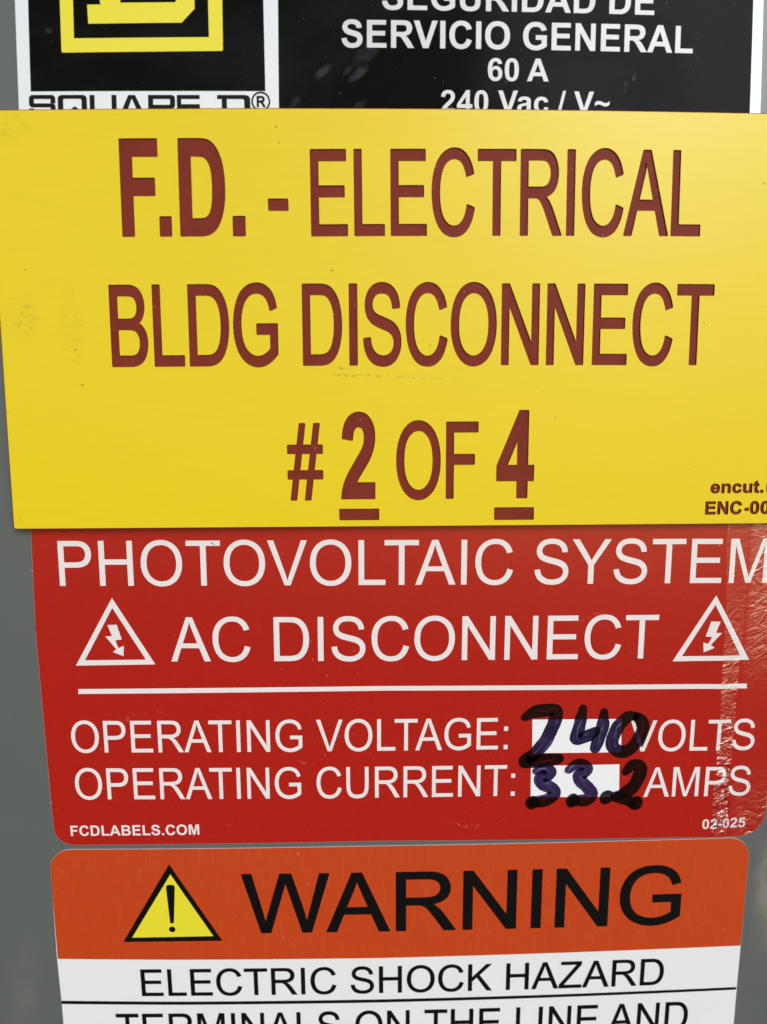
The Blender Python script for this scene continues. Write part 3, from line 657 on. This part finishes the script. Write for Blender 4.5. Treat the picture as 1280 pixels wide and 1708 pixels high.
def film_mat(name, col, grain, rough):
    m = Mat(name, col, rough, 0.5)
    m.bump(m.noise(1800, 2), 0.003)
    m.bump(m.noise(110, 3), 0.02)
    # crinkled laminate along the right-hand edge
    at = m.t.nodes.new('ShaderNodeAttribute')
    at.attribute_name = 'crinkle'
    cr = m.noise((520, 520, 800), 2.5, 0.55, (0, 0, 0), 0.5, 1.2)
    m.bump(m.math('MULTIPLY', m.math('SUBTRACT', cr, 0.55), at.outputs['Fac']), CRINKLE)
    m.link(m.math('MINIMUM', m.math('MULTIPLY', at.outputs['Fac'], 2.5), 1.0), m.p.inputs['Coat Weight'])
    m.p.inputs['Coat IOR'].default_value = 2.05
    m.p.inputs['Coat Roughness'].default_value = 0.3
    m.tint(m.math('MULTIPLY', m.ramp(m.noise(2900, 1, 0.5, (7, 1, 5)), 0.765, 0.80), m.ramp(m.noise(45, 3, 0.6, (2, 9, 4)), 0.5, 0.62, 0.0, 0.55)), (0.66, 0.30, 0.25))
    for (sx_, sz_, rx_, rz_, an_) in ((-37.5, -30.3, 2.6, .7, -.2), (-33, -29.2, 1.4, .4, .3), (12, -48, 3.5, .5, .1), (-30, -18, 1.2, .3, .5), (30, -15.5, 2.0, .35, -.4), (-12, -37.5, 1.6, .3, .2)):
        m.tint(m.math('MULTIPLY', m.math('MULTIPLY', m.spot(sx_, sz_, rx_, rz_, an_, 0.8), m.ramp(m.noise((1300, 1300, 2100), 3, 0.65), 0.5, 0.62)), 0.30), (0.62, 0.26, 0.2))
    m.tint(m.ramp(m.noise(2600, 2, 0.5), 0.55, 0.8, 0, 0.30), grain)
    m.tint(m.ramp(m.noise(2100, 2, 0.5, (3, 3, 3)), 0.56, 0.8, 0, 0.30), tuple(c * 0.72 for c in col))
    return m

red = film_mat('red_printed_vinyl', (0.41, 0.0155, 0.0085), (0.50, 0.039, 0.022), 0.2)
red_white = film_mat('white_lettering_on_red', (0.83, 0.76, 0.73), (0.76, 0.67, 0.63), 0.2)
box_white = film_mat('white_write_on_box', (0.87, 0.87, 0.86), (0.84, 0.835, 0.82), 0.2)
orange = Mat('orange_printed_vinyl', (0.515, 0.057, 0.009), 0.34, 0.5)
orr = orange
orr.bump(orr.noise((2400, 2400, 420), 3, 0.6), 0.022)
orr.bump(orr.noise(90, 3), 0.02)
orr.tint(orr.ramp(orr.noise((2000, 2000, 300), 3, 0.65), 0.50, 0.72, 0, 0.3), (0.60, 0.092, 0.02))
orr.tint(orr.ramp(orr.noise((1500, 1500, 900), 3, 0.6, (4, 4, 4)), 0.55, 0.75, 0, 0.3), (0.42, 0.04, 0.007))
orr.tint(orr.ramp(orr.noise((1900, 1900, 800), 2), 0.70, 0.78, 0, 0.5), (0.64, 0.2, 0.09))
tri_yellow = Mat('yellow_triangle_ink', (0.80, 0.70, 0.028), 0.32, 0.45)
ink_black = Mat('black_printing_ink', (0.005, 0.0045, 0.004), 0.45, 0.12)
ink_black.bump(ink_black.noise(900, 2), 0.004)
fibre_mat = Mat('dark_fibre', (0.02, 0.008, 0.006), 0.6, 0.3)
fleck_mat = Mat('pale_flecks', (0.7, 0.68, 0.62), 0.5, 0.4)

# marker ink: a dye, so what lies beneath shows through and overlaps darken
def marker(name, dark, light, seed):
    m = bpy.data.materials.new(name)
    m.use_nodes = True
    t = m.node_tree
    t.nodes.remove(t.nodes['Principled BSDF'])
    out = t.nodes['Material Output']
    uv = t.nodes.new('ShaderNodeUVMap')
    mp = t.nodes.new('ShaderNodeMapping')
    mp.inputs['Scale'].default_value = (0.28, 1.7, 1)
    mp.inputs['Location'].default_value = (seed * 3.7, seed * 1.3, 0)
    t.links.new(uv.outputs[0], mp.inputs[0])
    n = t.nodes.new('ShaderNodeTexNoise')
    n.inputs['Scale'].default_value = 1.3
    n.inputs['Detail'].default_value = 4
    n.inputs['Roughness'].default_value = 0.6
    t.links.new(mp.outputs[0], n.inputs['Vector'])
    r = t.nodes.new('ShaderNodeValToRGB')
    r.color_ramp.elements[0].position = 0.52
    r.color_ramp.elements[0].color = (*dark, 1)
    r.color_ramp.elements[1].position = 0.74
    r.color_ramp.elements[1].color = (*light, 1)
    t.links.new(n.outputs['Fac'], r.inputs[0])
    # a dry streak where the nib skipped
    sx = t.nodes.new('ShaderNodeSeparateXYZ')
    t.links.new(uv.outputs[0], sx.inputs[0])
    n1 = t.nodes.new('ShaderNodeTexNoise')
    n1.noise_dimensions = '1D'
    n1.inputs['Scale'].default_value = 0.35
    n1.inputs['Detail'].default_value = 2
    t.links.new(sx.outputs['X'], n1.inputs['W'])

    def mth(op, a, b):
        q = t.nodes.new('ShaderNodeMath')
        q.operation = op
        for i, v in enumerate((a, b)):
            if isinstance(v, float):
                q.inputs[i].default_value = v
            else:
                t.links.new(v, q.inputs[i])
        return q.outputs[0]
    off = mth('ABSOLUTE', mth('SUBTRACT', mth('SUBTRACT', sx.outputs['Y'], mth('MULTIPLY', n1.outputs['Fac'], 1.6)), -0.9), 0.0)
    mr = t.nodes.new('ShaderNodeMapRange')
    mr.inputs['From Min'].default_value = 0.12
    mr.inputs['From Max'].default_value = 0.0
    t.links.new(off, mr.inputs['Value'])
    n2 = t.nodes.new('ShaderNodeTexNoise')
    n2.noise_dimensions = '1D'
    n2.inputs['Scale'].default_value = 0.22
    n2.inputs['Detail'].default_value = 1
    w2 = mth('ADD', sx.outputs['X'], seed * 17.3)
    t.links.new(w2, n2.inputs['W'])
    m2 = t.nodes.new('ShaderNodeMapRange')
    m2.inputs['From Min'].default_value = 0.52
    m2.inputs['From Max'].default_value = 0.62
    t.links.new(n2.outputs['Fac'], m2.inputs['Value'])
    cm = t.nodes.new('ShaderNodeMix')
    cm.data_type = 'RGBA'
    t.links.new(mth('MULTIPLY', mth('MULTIPLY', mr.outputs['Result'], m2.outputs['Result']), 0.75), cm.inputs['Factor'])
    t.links.new(r.outputs[0], cm.inputs['A'])
    cm.inputs['B'].default_value = (0.72, 0.68, 0.82, 1)
    tr = t.nodes.new('ShaderNodeBsdfTransparent')
    t.links.new(cm.outputs['Result'], tr.inputs[0])
    gl = t.nodes.new('ShaderNodeBsdfGlossy')
    gl.inputs['Roughness'].default_value = 0.3
    mx = t.nodes.new('ShaderNodeMixShader')
    mx.inputs[0].default_value = 0.035
    t.links.new(tr.outputs[0], mx.inputs[1])
    t.links.new(gl.outputs[0], mx.inputs[2])
    t.links.new(mx.outputs[0], out.inputs[0])
    return m

marker_dark = marker('purple_black_marker_ink', (0.14, 0.11, 0.225), (0.34, 0.30, 0.50), 1)
marker_thin = marker('thin_purple_marker_ink', (0.18, 0.14, 0.28), (0.48, 0.42, 0.60), 2)
marker_blob = marker('pooled_marker_ink', (0.14, 0.14, 0.15), (0.25, 0.24, 0.26), 3)


# ------------------------------------------------------------------ grey steel enclosure
def bevel_box(name, x0, x1, y0, y1, z0, z1, r, mat, parent):
    import bmesh
    bm = bmesh.new()
    bmesh.ops.create_cube(bm, size=1)
    for v in bm.verts:
        v.co = Vector(((x0 + x1) / 2 + v.co.x * (x1 - x0), (y0 + y1) / 2 + v.co.y * (y1 - y0), (z0 + z1) / 2 + v.co.z * (z1 - z0)))
    bmesh.ops.bevel(bm, geom=list(bm.edges), offset=r, segments=4, profile=0.5, affect='EDGES')
    vs = [tuple(v.co) for v in bm.verts]
    fs = [[v.index for v in f.verts] for f in bm.faces]
    bm.free()
    return mesh_object(name, vs, fs, mat, parent)

box = thing('electrical_enclosure', 'grey painted steel electrical enclosure carrying all the labels', 'electrical box', (4, 60, -185))
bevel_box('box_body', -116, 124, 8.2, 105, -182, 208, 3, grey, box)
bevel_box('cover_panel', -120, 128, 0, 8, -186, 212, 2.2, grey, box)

# ------------------------------------------------------------------ black and white nameplate
N = DATA['N']
TOPZ = 99.0
def up(p, q, z):                     # carry the line q->p on to height z
    t = (z - q[1]) / (p[1] - q[1])
    return (q[0] + (p[0] - q[0]) * t, z)
def tall(q4, z):                     # quad given as top-left, bottom-left, bottom-right, top-right
    return [up(q4[0], q4[1], z), q4[1], q4[2], up(q4[3], q4[2], z)]
np_root = thing('nameplate', 'black and white switch nameplate with a yellow square logo, tucked behind the yellow sign', 'nameplate', (1, -0.05, 41.5))
shape('backing', [rounded(tall(N['outline'], TOPZ), {0: 1.5, 3: 1.5})], 0.28, plate_white, np_root, back=0.02)
shape('logo_panel', [tall(N['black_logo'], TOPZ - 2.4)], 0.295, plate_black, np_root)
shape('text_panel', [tall(N['black_text'], TOPZ - 2.4)], 0.295, plate_black, np_root)
side = N['square_out'][2][0] - N['square_out'][1][0]
so, si = N['square_out'], N['square_in']
zt = so[1][1] + side
th = si[1][1] - so[1][1]
logo = shape('logo_frame', [rounded(tall(so, zt), {1: .25, 2: .25}), tall(si, zt - th)], 0.31, logo_yellow, np_root)
logo['label'] = 'yellow square frame on black'
zm = (zt + so[1][1]) / 2
dl, di = N['D_out'], N['D_in']
half = [(dl[1][0] - 0.15, dl[1][1] + 1.0), dl[1], dl[2], dl[3], dl[4], dl[5]]
flip = [(x, 2 * zm - z) for x, z in half][::-1]
inn = [di[1], di[2], (di[3][0] + 0.2, di[3][1] + 0.4)]
iflip = [(x, 2 * zm - z) for x, z in inn][::-1]
shape('logo_letter', [half + flip, inn + iflip], 0.31, logo_yellow, np_root)['label'] = 'yellow block letter inside the square frame'
for args in N['text']:
    o = shape('lettering', text_shape(args[0], 'b', *args[1:]), 0.315, letter_white, np_root)
    o['label'] = 'white line reading ' + args[0]
WORD = {
'S': [[(1, .62), (1, .87), (.92, 1), (.08, 1), (0, .88), (0, .53), (.08, .42), (.83, .42), (.83, .17), (.17, .17), (.17, .34), (0, .34), (0, .12), (.08, 0), (.92, 0), (1, .12), (1, .5), (.92, .59), (.17, .59), (.17, .83), (.83, .83), (.83, .62)]],
'Q': [[(0, .14), (0, .86), (.03, .94), (.1, 1), (.9, 1), (.97, .94), (1, .86), (1, .14), (.97, .06), (.9, 0), (.1, 0), (.03, .06)], [(.17, .2), (.17, .8), (.22, .84), (.78, .84), (.83, .8), (.83, .2), (.58, .45), (.47, .33), (.62, .17), (.2, .17)]],
'U': [[(0, 1), (.17, 1), (.17, .2), (.2, .17), (.8, .17), (.83, .2), (.83, 1), (1, 1), (1, .12), (.9, 0), (.1, 0), (0, .12)]],
'A': [[(0, 0), (.36, 1), (.62, 1), (1, 0), (.81, 0), (.73, .2), (.27, .2), (.19, 0)], [(.32, .34), (.68, .34), (.51, .82), (.47, .82)]],
'R': [[(0, 0), (0, 1), (.9, 1), (.98, .95), (1, .88), (1, .48), (.96, .4), (.85, .36), (1, .12), (1, 0), (.83, 0), (.83, .1), (.65, .35), (.17, .35), (.17, 0)], [(.17, .52), (.17, .83), (.8, .83), (.83, .8), (.83, .55), (.8, .52)]],
'E': [[(0, 0), (0, 1), (1, 1), (1, .83), (.17, .83), (.17, .55), (1, .55), (1, .37), (.17, .37), (.17, .17), (1, .17), (1, 0)]],
'D': [[(0, 1), (.86, 1), (.96, .95), (1, .84), (1, .14), (.86, 0), (0, 0), (0, .17), (.14, .17), (.14, .83), (0, .83)], [(.28, .17), (.28, .83), (.78, .83), (.83, .77), (.83, .22), (.79, .17)]],
}
cs = []
for ch, q in N['word'].items():
    tl, tr, br, bl = (np.array(p) for p in q)
    for k in WORD[ch]:
        cs.append([tuple((bl * (1 - u) + br * u) * (1 - v) + (tl * (1 - u) + tr * u) * v) for u, v in k])
shape('lettering', offset(cs, 0.035), 0.31, word_black, np_root)['label'] = 'wide black wordmark half hidden by the yellow sign'
rc = N['reg_c']
shape('lettering', [circle(rc, 1.25), circle(rc, 1.03)] + text_shape('R', 'r', rc[0] - .53, rc[1] - .72, 0, 1.15, 1.42, 0.07), 0.31, word_black, np_root)['label'] = 'circled R mark after the wordmark'

# ------------------------------------------------------------------ red photovoltaic sticker
R = DATA['R']
rb = thing('warning_sticker', 'red glossy sticker with white lettering and handwritten figures, creased along its right side', 'sticker', (4, -0.02, -51))
fa = [tuple(p) for p in R['creaseA']]
fb = [tuple(p) for p in R['creaseB']]
FA = np.array(fa)[np.argsort([p[1] for p in fa])]
FB = np.array(fb)[np.argsort([p[1] for p in fb])]
def dense(f):
    z = np.arange(f[0][1], f[-1][1], 0.8)
    return [(float(np.interp(q, f[:, 1], f[:, 0])), float(q)) for q in z]
fA, fB = dense(FA), dense(FB)
FOLDS = [[(x + d, z) for x, z in f] for f in (fA, fB) for d in (-0.14, 0.0, 0.14)]
def crinkle(x, z):
    """how wrinkled the laminate is: worst in the pulled strip between the two folds, towards the bottom"""
    a = float(np.interp(z, FA[:, 1], FA[:, 0]))
    b = float(np.interp(z, FB[:, 1], FB[:, 0]))
    fold = max(0.0, 1 - min(abs(x - a), abs(x - b)) / 0.13)
    if x < a - 0.2:
        return 0.0
    if a <= x <= b:
        c = float(np.interp(z, (-50.5, -49.5, -42, -36, -30, -24, -18, -10, 0, 6), (0.0, 1.9, 1.8, .8, .45, .45, .25, .1, .10, .35)))
    else:
        c = float(np.interp(z, (-50, -44, -38, -26, -20, -12, -6, 2), (.45, .3, .05, .08, .35, .35, .25, .22))) * min(1.0, max(0.0, x - b) / 1.2)
    return max(c, 0.22 * fold)

def relief(x, z):
    a = float(np.interp(z, FA[:, 1], FA[:, 0]))
    b = float(np.interp(z, FB[:, 1], FB[:, 0]))
    H = 0.16
    if x < a - 6:
        return 0.0
    if x < a:
        t = (x - a + 6) / 6
        return H * t * t
    if x < b:
        t = (x - a) / (b - a)
        return H * (1 - 0.9 * t)
    t = min(1.0, (x - b) / 5)
    return 0.1 * H + 0.10 * t * t
RO = rounded(R['outline'], {4: 3.0, 6: 4.2})
shape('vinyl_base', [RO], 0.125, vinyl_edge, rb, back=0.015, relief=relief, folds=FOLDS)
shape('printed_face', offset([RO], -0.035), 0.143, red, rb, relief=relief, folds=FOLDS)
kw = dict(relief=relief, folds=FOLDS, step=0.8)
for args in R['text']:
    shape('lettering', text_shape(args[0], 'r', *args[1:]), 0.165, red_white, rb, **kw)['label'] = 'white line reading ' + args[0]
for args in R['small']:
    shape('lettering', text_shape(args[0], 'b', *args[1:]), 0.165, red_white, rb, **kw)['label'] = 'small white web address line' if args[0][0] == 'F' else 'small white stock number line'
for tr, side_ in zip(R['tri'], ('before', 'after')):
    t = shape('hazard_triangle', [tr['out'], tr['inn']], 0.165, red_white, rb, **kw)
    t['label'] = 'white outlined triangle %s the words AC DISCONNECT' % side_
    shape('lightning_arrow', [tr['bolt']], 0.165, red_white, t, **kw)
shape('divider_line', [R['rule']], 0.165, red_white, rb, **kw)
for q, w in zip(R['box'], ('voltage', 'current')):
    shape('write_on_box', [q], 0.165, box_white, rb)['label'] = 'white box for the operating %s' % w

def stroke(name, pts, width, mat, parent, depth, wob=0.06):
    P = [np.array(p) for p in pts]
    P = [2 * P[0] - P[1]] + P + [2 * P[-1] - P[-2]]
    path = []
    for i in range(1, len(P) - 2):
        for j in range(10):
            t = j / 10
            path.append(0.5 * ((2 * P[i]) + (P[i + 1] - P[i - 1]) * t + (2 * P[i - 1] - 5 * P[i] + 4 * P[i + 1] - P[i + 2]) * t * t + (3 * P[i] - P[i - 1] - 3 * P[i + 1] + P[i + 2]) * t ** 3))
    path.append(P[-2])
    path = np.array(path)
    tg = np.gradient(path, axis=0)
    tg /= np.linalg.norm(tg, axis=1)[:, None] + 1e-9
    # one row of points per position along the line, plus rows that round off the ends
    rows = []
    w = width / 2
    L = 0.0
    caps0 = [(-math.sin(a) * w * 0.8, math.cos(a)) for a in (1.45, 1.15, 0.8, 0.4)]
    for d, s in caps0:
        rows.append((path[0] + tg[0] * d, tg[0], s, d))
    for i in range(len(path)):
        if i:
            L += float(np.linalg.norm(path[i] - path[i - 1]))
        rows.append((path[i], tg[i], 1.0, L))
    for d, s in caps0[::-1]:
        rows.append((path[-1] - tg[-1] * d, tg[-1], s, L - d))
    verts, uvs, faces = [], [], []
    M = 6
    ph = random.random() * 6
    tot = L
    for c, t, s, l in rows:
        if tot > 3:
            s *= (0.66 + 0.34 * min(1.0, max(0.0, l) / 1.6)) * (0.82 + 0.18 * min(1.0, max(0.0, tot - l) / 1.2))
        n = np.array([-t[1], t[0]])
        wl = w * s * (1 + wob * math.sin(l * 2.3 + ph) + random.uniform(-wob, wob) * 0.6)
        wr = w * s * (1 + wob * math.sin(l * 1.7 + ph * 2) + random.uniform(-wob, wob) * 0.6)
        for m in range(M + 1):
            v = m / M * 2 - 1
            p = c + n * v * (wr if v > 0 else wl)
            X, Z = lens_warp(float(p[0]), float(p[1]))
            verts.append((X, -depth, Z))
            uvs.append((l, v * w))
    for i in range(len(rows) - 1):
        for m in range(M):
            a = i * (M + 1) + m
            faces.append((a, a + 1, a + M + 2, a + M + 1))
    return mesh_object(name, verts, faces, mat, parent, uvs=uvs)

dep = 0.178
for txt, digits in R['marker']:
    e = bpy.data.objects.new('handwritten_number', None)
    COL.objects.link(e)
    e.parent = rb
    e['label'] = 'purple black marker figures reading ' + txt
    for di_, strokes in enumerate(digits):
        for si_, (pts, w) in enumerate(strokes):
            w *= 1.16
            dep += 0.006
            blob = w >= 2.2 and len(pts) == 2
            stroke('marker_stroke', pts, w, marker_blob if blob else (marker_dark if txt == '240' or di_ == 3 else marker_thin), e, dep, 0.05 if not blob else 0.09)

def flecks(name, polyline, n, parent, depth, mat, smin, smax, jit):
    verts, faces = [], []
    k = [np.array(p) for p in polyline]
    for _ in range(n):
        i = random.randrange(len(k) - 1)
        p = k[i] + (k[i + 1] - k[i]) * random.random() + np.array([random.gauss(0, jit), random.gauss(0, jit)])
        s = random.uniform(smin, smax)
        a0 = random.random() * 6
        b = len(verts)
        m = 6
        for r_, dd in ((1.0, 0.0), (0.55, s * 0.5)):
            for j in range(m):
                an = a0 + j * 2 * math.pi / m
                rr = s * r_ * random.uniform(0.6, 1.2)
                X, Z = lens_warp(float(p[0] + rr * math.cos(an)), float(p[1] + rr * math.sin(an) * 0.6))
                verts.append((X, -(depth + dd), Z))
        for j in range(m):
            q = (j + 1) % m
            faces.append((b + j, b + q, b + m + q, b + m + j))
        faces.append(tuple(b + m + j for j in range(m)))
    o = mesh_object(name, verts, faces, mat, parent)
    o['kind'] = 'stuff'
    return o

flecks('edge_flecks', R['outline'][:5], 9, rb, 0.1, fleck_mat, 0.05, 0.11, 0.05)
cs = []
for k in R['fibres']:
    (x0, z0), (x1, z1), (x2, z2) = k
    cs.append([(x0, z0 + .05), (x1, z1 + .09), (x2, z2 + .03), (x2, z2 - .05), (x1, z1 - .06), (x0, z0 - .03)])
shape('dust_fibres', cs, 0.21, fibre_mat, rb)['kind'] = 'stuff'

# ------------------------------------------------------------------ orange and white warning sticker
W = DATA['W']
wb = thing('warning_sticker', 'orange and white sticker headed WARNING with a yellow triangle, below the red sticker', 'sticker', (3, -0.02, -94))
WO = rounded(W['outline'], {0: 3.3, 4: 3.2})
shape('vinyl_base', [WO], 0.125, vinyl_white, wb, back=0.015)
sp = W['split']
WI = offset([WO], -0.015)[0]
top = [p for p in WI if p[1] > np.interp(p[0], [q[0] for q in sp], [q[1] for q in sp]) + 0.2]
xl = min(p[0] for p in top); xr = max(p[0] for p in top)
iL = min(range(len(top)), key=lambda i: (top[i][0] < 0) * top[i][1] + (top[i][0] >= 0) * 1e3)
top = top[iL:] + top[:iL]
if top[1][1] < top[0][1] or top[1][0] > 40:
    top = [top[0]] + top[1:][::-1]
band = [(top[0][0] - 0.05, sp[0][1])] + top + [(top[-1][0] + 0.03, sp[-1][1])] + [tuple(p) for p in sp[1:-1]][::-1]
shape('header_band', [band], 0.143, orange, wb)['label'] = 'orange band with the word WARNING'
shape('divider_line', [W['rule']], 0.145, ink_black, wb)
for args in W['text']:
    o = shape('lettering', text_shape(args[0], 'r', *args[1:6], args[6]), 0.16, ink_black, wb)
    o['label'] = 'black line reading ' + args[0]
t = shape('alert_triangle', [W['tri']['out'], W['tri']['inn']], 0.16, ink_black, wb)
t['label'] = 'yellow triangle with black border'
shape('triangle_fill', [W['tri']['inn']], 0.158, tri_yellow, t)
shape('exclamation_mark', [W['mark'], circle(*W['dot'])], 0.166, ink_black, t)
flecks('edge_flecks', [W['outline'][0], W['outline'][1], W['outline'][2], W['outline'][3]], 14, wb, 0.1, fleck_mat, 0.04, 0.09, 0.12)
flecks('edge_flecks', [W['outline'][4], W['outline'][5], W['outline'][6], W['outline'][7]], 10, wb, 0.1, fleck_mat, 0.04, 0.09, 0.05)
flecks('edge_flecks', [W['outline'][8], W['outline'][9], W['outline'][10], W['outline'][11]], 9, wb, 0.1, fleck_mat, 0.04, 0.09, 0.05)

# ------------------------------------------------------------------ yellow engraved sign on top of them
Y = DATA['Y']
yb = thing('engraved_sign', 'thick yellow engraved plastic sign with brown lettering F.D. ELECTRICAL BLDG DISCONNECT', 'sign', (3, -0.3, -2))
EMB = 0.15
FRONT, CAP, FLOOR = 2.20, 2.13, 1.96
def grp(pieces, emb=EMB):
    cs = []
    for ch, fnt, *a in pieces:
        cs += text_shape(ch, fnt, *a, emb)
    return cs
rows = [('F.D. -', grp(Y['lines'][0]) + offset([offset([Y['dash']], -EMB)[0]], EMB)), ('ELECTRICAL', grp(Y['lines'][1])), ('BLDG DISCONNECT', grp(Y['lines'][2])),
        ('# 2 OF 4', grp(Y['lines'][3]) + [k for q in ('under2', 'under4') for k in offset(offset([Y[q]], -EMB), EMB)]),
        ('encut.u ENC-00', grp(Y['small'], 0.07))]
YO = rounded(Y['outline'], {0: .3, 1: .3, 2: .3, 3: .3}, 4)
cuts = [orient(c) for _, c in rows]
allc = [k for c in cuts for k in c]
cap = shape('yellow_layer', [YO] + allc, FRONT, yellow, yb, back=CAP, step=1.5)
cap['label'] = 'thin yellow surface layer cut through by the letters'
shape('brown_core', offset([YO], 0.11) + allc, CAP - 0.004, brown, yb, back=0.35, step=1.5)
for (nm, c) in rows:
    shape('lettering', offset(c, 0.02), FLOOR, brown, yb)['label'] = 'brown engraved line reading ' + nm if nm[0] != 'e' else 'small brown engraved maker lines'
